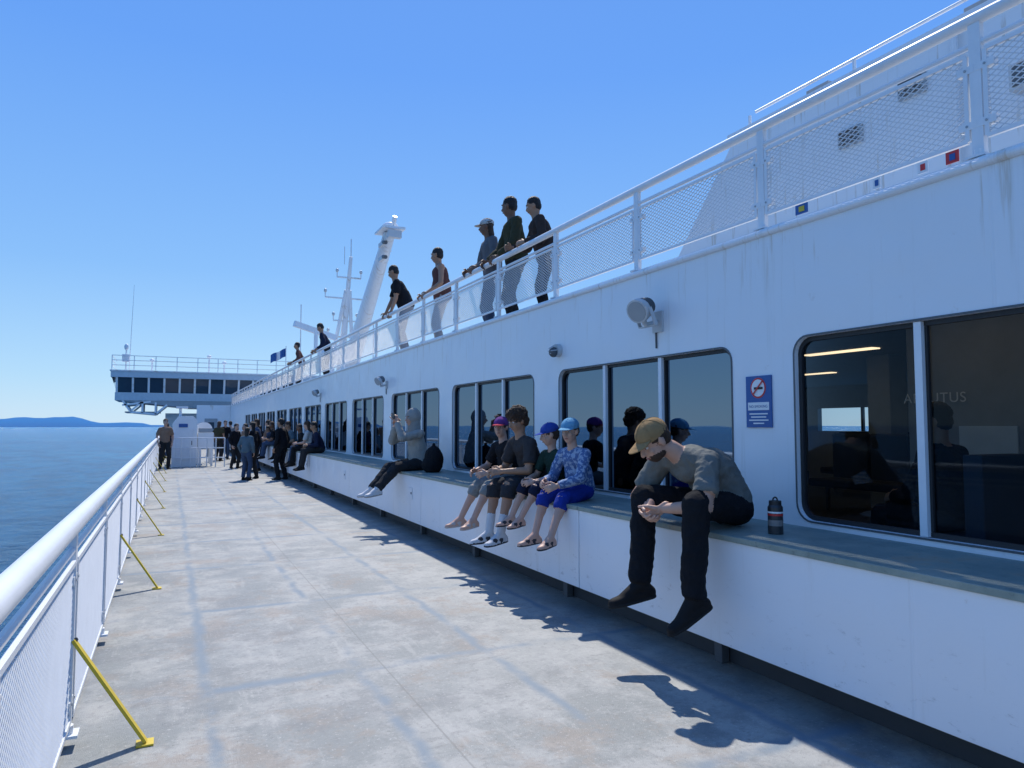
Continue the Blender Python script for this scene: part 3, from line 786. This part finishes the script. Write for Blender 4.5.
    if hair:
        h=Prims(); st,hm=hair
        if st=='short':
            zt=.052 if not cap else .036
            h.ell(hp(0,-.018,zt),(.080*k,.092*k,.085*k),hm,M); h.ell(hp(0,-.045,.0),(.074*k,.060*k,.070*k),hm,M)
            h.build('hair',max(.007,vox*.8),body,1,wr=[hm],wrs=60,wramp=.006)
        elif st=='curly':
            h.ell(hp(0,-.018,.062),(.094*k,.104*k,.090*k),hm,M); h.ell(hp(0,-.05,.0),(.084*k,.066*k,.080*k),hm,M); h.ell(hp(0,.055,.095),(.066*k,.042*k,.034*k),hm,M)
            h.build('hair',.006,body,1,wr=[hm],wrs=38,wramp=.016)
        elif st=='long':
            h.ell(hp(0,-.018,.045),(.082*k,.094*k,.082*k),hm,M); h.cone(hp(0,-.05,.02),hp(0,-.07,-.20),.078*k,.06*k,hm,side=hr,flat=.55)
            h.build('hair',max(.008,vox*.8),body,2,wr=[hm],wrs=50,wramp=.007)
    if hood:
        h=Prims(); h.ell(hp(0,-.025,.03),(.105*k,.115*k,.125*k),top,M); h.cone(hp(0,-.03,-.05),N-Z*.02,.09*k,.10*k,top)
        h.build('hood',.010,body,2,wr=[top],wramp=.006)
    if cap:
        cm,bm_=cap; c=MB(); zc=.046
        c.ell(hp(0,-.012,zc),(.085*k,.104*k,.083*k),cm,24,8,M,4,90)
        c.ell(hp(0,-.012,zc),(.0835*k,.1025*k,.082*k),cm,24,3,M,-12,6)
        c.ell(hp(0,-.012,zc+.084),(.008*k,.008*k,.005*k),cm,8,5,M)
        for a in range(6):  # crown seams
            an=R(60*a+30); pts_=[]
            for j in range(7):
                ph=R(6+84*j/6*.98); pts_.append(hp(.0862*math.cos(ph)*math.cos(an),-.012+.1052*math.cos(ph)*math.sin(an),zc+.0842*math.sin(ph)))
            for p0,p1 in zip(pts_[:-1],pts_[1:]): c.tube(p0,p1,.0012*k,cm,n=5,caps=False)
        vs=[];n=15
        for i in range(n):
            a=R(-56+112*i/(n-1)); ix=.085*math.sin(a); iy=-.012+.104*math.cos(a)
            ext=.078*math.cos(a*1.3)**.5 if math.cos(a*1.3)>0 else 0
            ox=ix*1.0; oy=iy+ext
            for (x_,y_,zo) in ((ix*.97,iy*.97,0),(ox,oy,-.010)):
                dz=-.20*abs(x_)**1.4*1.6
                vs.append(hp(x_,y_,zc+.006+zo+dz)); vs.append(hp(x_,y_,zc+.001+zo+dz))
        fs=[]
        for i in range(n-1):
            a=4*i;b2=4*(i+1); fs+=[(a,a+2,b2+2,b2),(a+1,b2+1,b2+3,a+3),(a+2,a+3,b2+3,b2+2)]
        c.add(vs,fs,bm_); c.obj('cap',body,smooth=True)
    return body,hp

TGREY=cloth('tshirt_grey',(.17,.175,.16)); JBLK=cloth('trousers_black',(.012,.013,.016)); KHAKI=cloth('cap_khaki',(.34,.215,.10)); BOOT=simple('boot_black',(.012,.011,.011),.75,spec=.2)
BLKT=cloth('tshirt_black',(.015,.015,.018)); STONE=cloth('shorts_stone',(.24,.25,.24)); PURP=cloth('cap_purple',(.16,.05,.22)); REDC=cloth('cap_red',(.42,.04,.07))
SAND=simple('sandal_pale',(.45,.42,.40),.7); SOCKW=cloth('sock_white',(.6,.6,.6)); DSAND=simple('sandal_dark',(.03,.03,.035),.7)
DGRN=cloth('tshirt_dark_green',(.02,.045,.035)); NAVY=cloth('shorts_navy',(.015,.02,.045)); BCAP=cloth('cap_blue',(.03,.07,.32)); LBCAP=cloth('cap_light_blue',(.16,.38,.55))
BHOOD=cloth('hoodie_blue_pattern',(.10,.16,.32),pattern=(.32,.40,.54)); BSHORT=cloth('shorts_blue',(.015,.04,.28)); CHAR=cloth('shorts_charcoal',(.035,.037,.042)); BRT=cloth('tshirt_dark_grey',(.05,.045,.045))
GHOOD=cloth('hoodie_light_grey',(.32,.32,.30)); DKG=cloth('trousers_dark_grey',(.03,.03,.032)); WSHOE=simple('shoe_white',(.6,.6,.6),.6)
OLIVE=cloth('jacket_olive',(.06,.055,.03)); CREAM=cloth('hat_cream',(.55,.52,.48)); GREYT=cloth('jacket_grey',(.14,.14,.15)); MAROON=cloth('shirt_maroon',(.13,.06,.05)); TEAL=cloth('jacket_teal',(.10,.15,.18)); DENIM=cloth('denim',(.05,.08,.14))
BROWNH=cloth('hoodie_brown',(.05,.035,.03)); LTGREY=cloth('skirt_grey',(.30,.30,.31)); TAN=cloth('shirt_tan',(.26,.17,.12))

person('man',(3.33,3.66,.975),(2.97,3.68,1.325),(-1,-.10,0),H=(2.80,3.72,1.405),look=(-.80,.06,-.62),s=1.12,
   hands=[(2.79,3.62,.985),(2.79,3.76,.985)],feet=[(2.80,3.36,.475),(2.74,3.80,.485)],top=TGREY,bottom=JBLK,legs='long',shoe=BOOT,
   cap=(KHAKI,KHAKI),hair=('short',HBR),vox=.008,lt=.46,ls=.50,bulk=1.08,mid=(.055,0,.075),beard=HBR,
   kpole=[(-1,-.35,.6),(-1,.25,.5)],epole=[(.1,-1,-.3),(.1,1,-.3)],toe=[(-.85,.10,-.45),(-.95,.22,-.18)],
   hdir=[(-.45,.55,-.55),(-.45,-.45,-.6)],pn=[(.1,.8,.2),(.1,-.8,.3)],curl=.75,sk=SKL)
mb=MB(); bx,by=3.30,3.20
BB=simple('bottle_black',(.03,.032,.036),.3); LB=simple('bottle_label',(.22,.20,.19),.4,.5,60)
mb.tube((bx,by,ZT+.001),(bx,by,ZT+.160),.044,BB,n=20)
mb.tube((bx,by,ZT+.050),(bx,by,ZT+.085),.0445,LB,n=20); mb.tube((bx,by,ZT+.110),(bx,by,ZT+.122),.0445,RED,n=20); mb.tube((bx,by,ZT+.125),(bx,by,ZT+.135),.0445,SWHITE,n=20)
mb.tube((bx,by,ZT+.160),(bx,by,ZT+.173),.044,BB,r1=.036,n=20); mb.tube((bx,by,ZT+.173),(bx,by,ZT+.198),.036,BLK,n=20)
mb.torus((bx,by,ZT+.20),(0,1,0),.018,.005,BLK,16,6); mb.obj('water_bottle',smooth=True)
person('boy',(3.28,6.86,.945),(3.20,6.86,1.33),(-1,-.15,0),look=(-.8,-.75,-.1),s=.84,hk=1.08,hands=[(2.96,6.72,1.02),(2.93,6.98,1.03)],
   feet=[(2.78,6.68,.55),(2.76,6.98,.53)],top=BLKT,bottom=STONE,legs='knee',shoe=SAND,sole=SOLEW,cap=(PURP,REDC),hair=('short',HBR),vox=.009,sandal=True)
person('boy',(3.27,6.25,.955),(3.10,6.25,1.385),(-1,-.10,0),look=(-.95,-.15,-.35),s=.95,hk=1.02,hands=[(2.86,6.14,1.07),(2.84,6.33,1.06)],
   feet=[(2.78,6.02,.50),(2.77,6.26,.48)],top=BRT,sleeve='short',bottom=CHAR,legs='knee',shoe=DSAND,sock=SOCKW,hair=('curly',HBR),vox=.009,sk=SKT,lt=.43,ls=.47,sandal=True)
person('boy',(3.30,5.84,.935),(3.23,5.84,1.27),(-1,-.10,0),look=(-.9,.25,-.25),s=.74,hk=1.18,hands=[(3.0,5.75,1.0),(3.0,5.93,1.0)],
   feet=[(2.83,5.72,.67),(2.84,5.92,.66)],top=DGRN,bottom=NAVY,legs='knee',shoe=DSAND,cap=(BCAP,BCAP),hair=('short',HBR),vox=.009,sandal=True)
person('boy',(3.28,5.42,.945),(3.19,5.40,1.30),(-1,-.22,0),look=(-.85,-.55,-.18),s=.80,hk=1.14,hands=[(2.95,5.24,1.0),(2.94,5.46,1.02)],
   feet=[(2.82,5.14,.585),(2.80,5.38,.575)],top=BHOOD,sleeve='long',bottom=BSHORT,legs='knee',shoe=DSAND,cap=(LBCAP,LBCAP),hair=('short',HBR),vox=.009,sandal=True,bulk=1.08)
b,hp=person('woman',(3.32,10.1,.955),(3.25,10.08,1.44),(-1,-.15,0),look=(-.9,-.2,-.05),s=1.0,hands=[(2.96,9.98,1.56),(2.98,10.12,1.50)],
   feet=[(2.62,9.78,.62),(2.60,10.0,.60)],top=GHOOD,sleeve='long',bottom=DKG,legs='long',shoe=WSHOE,sole=SOLEW,hair=('short',HBR),vox=.011,hood=True,bulk=1.08,
   epole=[(-.3,-.5,-1),(-.3,.5,-1)])
mb=MB(); mb.box((2.90,9.93,1.60),(2.912,10.09,1.69),BLK); mb.obj('phone',bevel=.003)
q=Prims(); BP=cloth('backpack_black',(.012,.012,.014))
q.ell((3.36,9.52,1.02),(.13,.16,.20),BP); q.ell((3.32,9.49,.95),(.13,.14,.12),BP); q.cone((3.36,9.52,1.18),(3.36,9.52,1.24),.03,.02,BP); q.ell((3.24,9.5,.96),(.05,.11,.09),BP)
q.build('backpack',.012,None,2,wr=[BP],wramp=.008)
D=UD
def stand(name,x,y,z,f,s,lean=0,**kw):
    f=V(*f).normalized(); r=f.cross(Z); base=V(x,y,z)
    P=base+Z*.93*s; N=P+Z*.52*s*math.cos(lean)+f*.52*s*math.sin(lean)
    if 'feet' not in kw: kw['feet']=[tuple(base+Z*.09*s-r*.12*s+f*.03),tuple(base+Z*.09*s+r*.12*s-f*.05)]
    kw.setdefault('vox',.014)
    return person(name,tuple(P),tuple(N),tuple(f),s=s,**kw)
RT=3.68
stand('man',4.10,8.40,D,(-1,.15,0),1.06,.10,top=OLIVE,sleeve='long',bottom=DKG,shoe=BOOT,hair=('short',HBL),sk=SKD,look=(-.6,.8,-.1),hands=[(3.80,8.3,RT+.03),(3.80,8.66,RT+.03)],bulk=1.15)
stand('woman',4.10,9.15,D,(-1,.1,0),1.01,.12,top=GREYT,sleeve='long',bottom=DENIM,shoe=WSHOE,hair=('long',HBR),cap=(CREAM,CREAM),sk=SKD,look=(-.8,.5,-.1),hands=[(3.80,9.0,RT+.03),(3.80,9.35,RT+.03)],bulk=1.1)
stand('boy',4.12,7.55,D,(-1,.35,0),.93,.30,top=BROWNH,sleeve='long',bottom=JBLK,shoe=BOOT,hair=('short',HBL),sk=SKT,look=(-.9,.5,-.3),hands=[(3.78,7.50,RT+.03),(3.78,7.85,RT+.03)],bulk=1.3)
stand('woman',4.10,11.25,D,(-1,.2,0),1.04,.10,top=MAROON,sleeve='tank',bottom=LTGREY,shoe=BOOT,hair=('short',HBL),sk=SKT,look=(-.7,.7,-.1),bulk=1.2,hands=[(3.80,11.1,RT+.03),(3.82,11.45,RT+.03)])
stand('man',4.12,13.35,D+.13,(-1,.25,0),1.06,.40,top=BLKT,sleeve='short',bottom=LTGREY,shoe=BOOT,hair=('short',HBL),sk=SKT,look=(-.8,.6,-.4),bulk=1.25,hands=[(3.78,13.2,RT+.03),(3.78,13.6,RT+.03)])
stand('man',4.12,20.9,D+.05,(-1,.25,0),1.02,.40,top=NAVY,sleeve='long',bottom=DKG,shoe=BOOT,hair=('short',HBL),sk=SKT,look=(-.8,.4,-.5),hands=[(3.78,20.7,RT+.03),(3.78,21.2,RT+.03)],vox=.018)
stand('man',4.12,25.5,D,(-1,.25,0),1.0,.30,top=MAROON,sleeve='long',bottom=DKG,shoe=BOOT,hair=('short',HBL),sk=SKT,hands=[(3.78,25.3,RT+.03),(3.78,25.8,RT+.03)],vox=.02)
stand('man',-.14,27.6,0,(.2,-1,0),1.0,.05,top=TAN,sleeve='short',bottom=DKG,shoe=BOOT,hair=('short',HBR),vox=.02)
stand('woman',1.93,21.0,0,(.6,.8,0),.84,.05,top=TEAL,sleeve='long',bottom=DENIM,shoe=BOOT,hair=('long',HBL),vox=.018)
stand('woman',2.16,21.5,0,(-.6,.6,0),.93,.05,top=BLKT,sleeve='long',bottom=DKG,shoe=BOOT,hair=('long',HBL),vox=.018)
stand('man',2.86,20.8,0,(-.6,.5,0),.98,.08,top=BLKT,sleeve='long',bottom=JBLK,shoe=BOOT,hair=('short',HBL),vox=.018,sk=SKT,bulk=1.15)
for i,(x,y,t) in enumerate(((-.1,33,NAVY),(-.05,37,BLKT),(.75,34,TEAL),(1.9,33,OLIVE),(2.25,34.5,BLKT),(2.5,31,CREAM),(1.7,38,MAROON),(2.3,40,BLKT),(2.6,36,LTGREY),(1.0,42,NAVY),(2.55,28.0,TAN),(.2,44,TAN),(2.1,27.0,BLKT),(2.65,25.0,DENIM))):
    stand(('man','woman')[i%2],x,y,0,(math.sin(i*2.3),math.cos(i*2.3),0),.93+.08*math.sin(i*5),.05,top=t,sleeve=('long','short')[i%2],bottom=(DKG,DENIM,JBLK)[i%3],shoe=BOOT,hair=(('short','long')[i%2],(HBL,HBR)[i%2]),vox=.024,sk=(SKL,SKT)[i%2])
def sit(name,y,s,top,bottom,hm,skm,look=(-1,.1,-.1),x=3.30,seat=ZT,vox=.02,f=(-1,0,0),ln=.06,**kw):
    f=V(*f).normalized(); r=f.cross(Z)
    P=V(x,y,seat+.10*s); N=P+Z*(.46-.3*abs(ln-.06))*s+f*ln
    fe=[tuple(P+f*.50*s-r*.1*s-Z*.45*s),tuple(P+f*.50*s+r*.1*s-Z*.45*s)]
    ha=[tuple(P+f*.36*s-r*.10+Z*.10),tuple(P+f*.36*s+r*.10+Z*.10)]
    return person(name,tuple(P),tuple(N),tuple(f),s=s,top=top,sleeve=kw.pop('slv','long'),bottom=bottom,legs='long',shoe=BOOT,hair=('short' if name=='man' else 'long',hm),sk=skm,look=look,feet=fe,hands=ha,vox=vox,**kw)
cols=[NAVY,CREAM,BLKT,TEAL,GHOOD,BLKT,DENIM,TAN,BLKT,NAVY,CREAM,BLKT,OLIVE]
for i,yy in enumerate((17.4,19.1,19.7,21.9,22.8,24.6,25.3,26.3,28.4,29.0,31.5,32.5,35.2)):
    sit(('man','woman')[(i*i+i//2)%2],yy,.90+.12*math.sin(i*3),cols[i],(DKG,JBLK,DENIM)[i%3],(HBL,HBR)[i%2],(SKT,SKL,SKD)[i%3],look=(-1,.9*math.sin(i*2.1),-.15-.2*(i%3==0)),vox=.018 if yy<20 else .024,
        x=3.28+.08*math.sin(i*7),ln=.06+.16*(.5+.5*math.sin(i*4.3)),f=(-1,.35*math.sin(i*1.7),0),slv=('long','short')[i%2])
for i,(x,y,fx) in enumerate(((4.75,3.05,(0,1,0)),(5.2,8.4,(0,1,0)),(6.8,7.2,(0,-1,0)),(5.4,12.6,(0,-1,0)))):
    sit(('man','woman')[i%2],y,1,(BLKT,GREYT,NAVY)[i%3],DKG,HBL,SKT,look=(-.3,fx[1],-.1),x=x,seat=.80,vox=.018,f=fx)
    mb=MB(); sy_=1 if fx[1]>0 else -1
    mb.box((x-.26,y-.24,.68),(x+.26,y+.26,.79),SEATM); mb.box((x-.26,y-sy_*.36,.70),(x+.26,y-sy_*.24,1.32),SEATM)
    for a in (-.2,.2):
        for b_ in (-.2,.2): mb.tube((x+a,y+b_,.34),(x+a,y+b_,.68),.018,DGREY,n=6)
    mb.obj('lounge_chair',bevel=.03)
for i,y in enumerate((-.6,9.4,11.0,15)):
    mb=MB(); x=5.6
    mb.box((x-.4,y-.4,1.03),(x+.4,y+.4,1.07),GREY); mb.tube((x,y,.35),(x,y,1.03),.04,DGREY); mb.tube((x,y,.342),(x,y,.36),.22,DGREY); mb.obj('lounge_table',bevel=.01)
for i,(x,y) in enumerate(((8.2,4),(8.2,6.2),(10.5,3),(10.5,5.5),(10.5,8),(8.2,9),(8.2,12),(10.5,12))):
    mb=MB()
    mb.box((x-.26,y-.9,.68),(x+.26,y+.9,.79),SEATM)
    for q in (-.6,0,.6): mb.box((x+.2,y+q-.28,.75),(x+.3,y+q+.28,1.4),SEATM)
    for q in (-.8,.8): mb.tube((x,y+q,.342),(x,y+q,.68),.03,DGREY)
    mb.obj('lounge_seat_row',bevel=.03)

# ------------------------------------------------------------------ world, sun, camera
sx,sy=.27,.66
el=math.atan2(1,math.hypot(sx,sy)); az=math.atan2(sx,sy)
w=bpy.data.worlds.new('World'); scene.world=w; w.use_nodes=True; nt=w.node_tree; nt.nodes.clear()
sky=nt.nodes.new('ShaderNodeTexSky'); sky.sky_type='NISHITA'; sky.sun_disc=False; sky.sun_elevation=el; sky.sun_rotation=az
sky.air_density=1.0; sky.dust_density=.2; sky.ozone_density=2.0; sky.altitude=0
ST=.11
tc=nt.nodes.new('ShaderNodeTexCoord'); sp=nt.nodes.new('ShaderNodeSeparateXYZ'); lk(nt,tc.outputs['Generated'],sp.inputs[0])
rp=nt.nodes.new('ShaderNodeValToRGB'); lk(nt,sp.outputs[2],rp.inputs[0])
el_=rp.color_ramp.elements
pts=[(0.0,(.52,.76,1.0)),(.06,(.40,.69,1.0)),(.2,(.23,.52,1.0)),(.45,(.12,.37,1.0)),(1.0,(.07,.25,.82))]
for p,c in pts[1:-1]: el_.new(p)
for e2,(p,c) in zip(sorted(el_,key=lambda t:t.position),pts): e2.position=p; e2.color=(*c,1)
sc=nt.nodes.new('ShaderNodeVectorMath'); sc.operation='SCALE'; lk(nt,rp.outputs[0],sc.inputs[0]); sc.inputs['Scale'].default_value=1/ST
mxx=mixc(nt,.80,sky.outputs[0],sc.outputs[0])
bg=nt.nodes.new('ShaderNodeBackground'); bg.inputs[1].default_value=ST; o=nt.nodes.new('ShaderNodeOutputWorld')
nt.links.new(mxx,bg.inputs[0]); nt.links.new(bg.outputs[0],o.inputs[0])
L=bpy.data.lights.new('sun','SUN'); L.energy=4.7; L.angle=R(.53); L.color=(1,.95,.87)
lo=bpy.data.objects.new('sun',L); scene.collection.objects.link(lo)
lo.rotation_euler=Vector((-sx,-sy,-1)).to_track_quat('-Z','Y').to_euler()
cam=bpy.data.cameras.new('camera'); co=bpy.data.objects.new('camera',cam); scene.collection.objects.link(co)
cam.sensor_width=36; cam.lens=24.96; cam.clip_start=.05; cam.clip_end=120000
co.location=(0,0,1.5); co.rotation_euler=(R(90+3.385),0,-R(25.7))
scene.camera=co
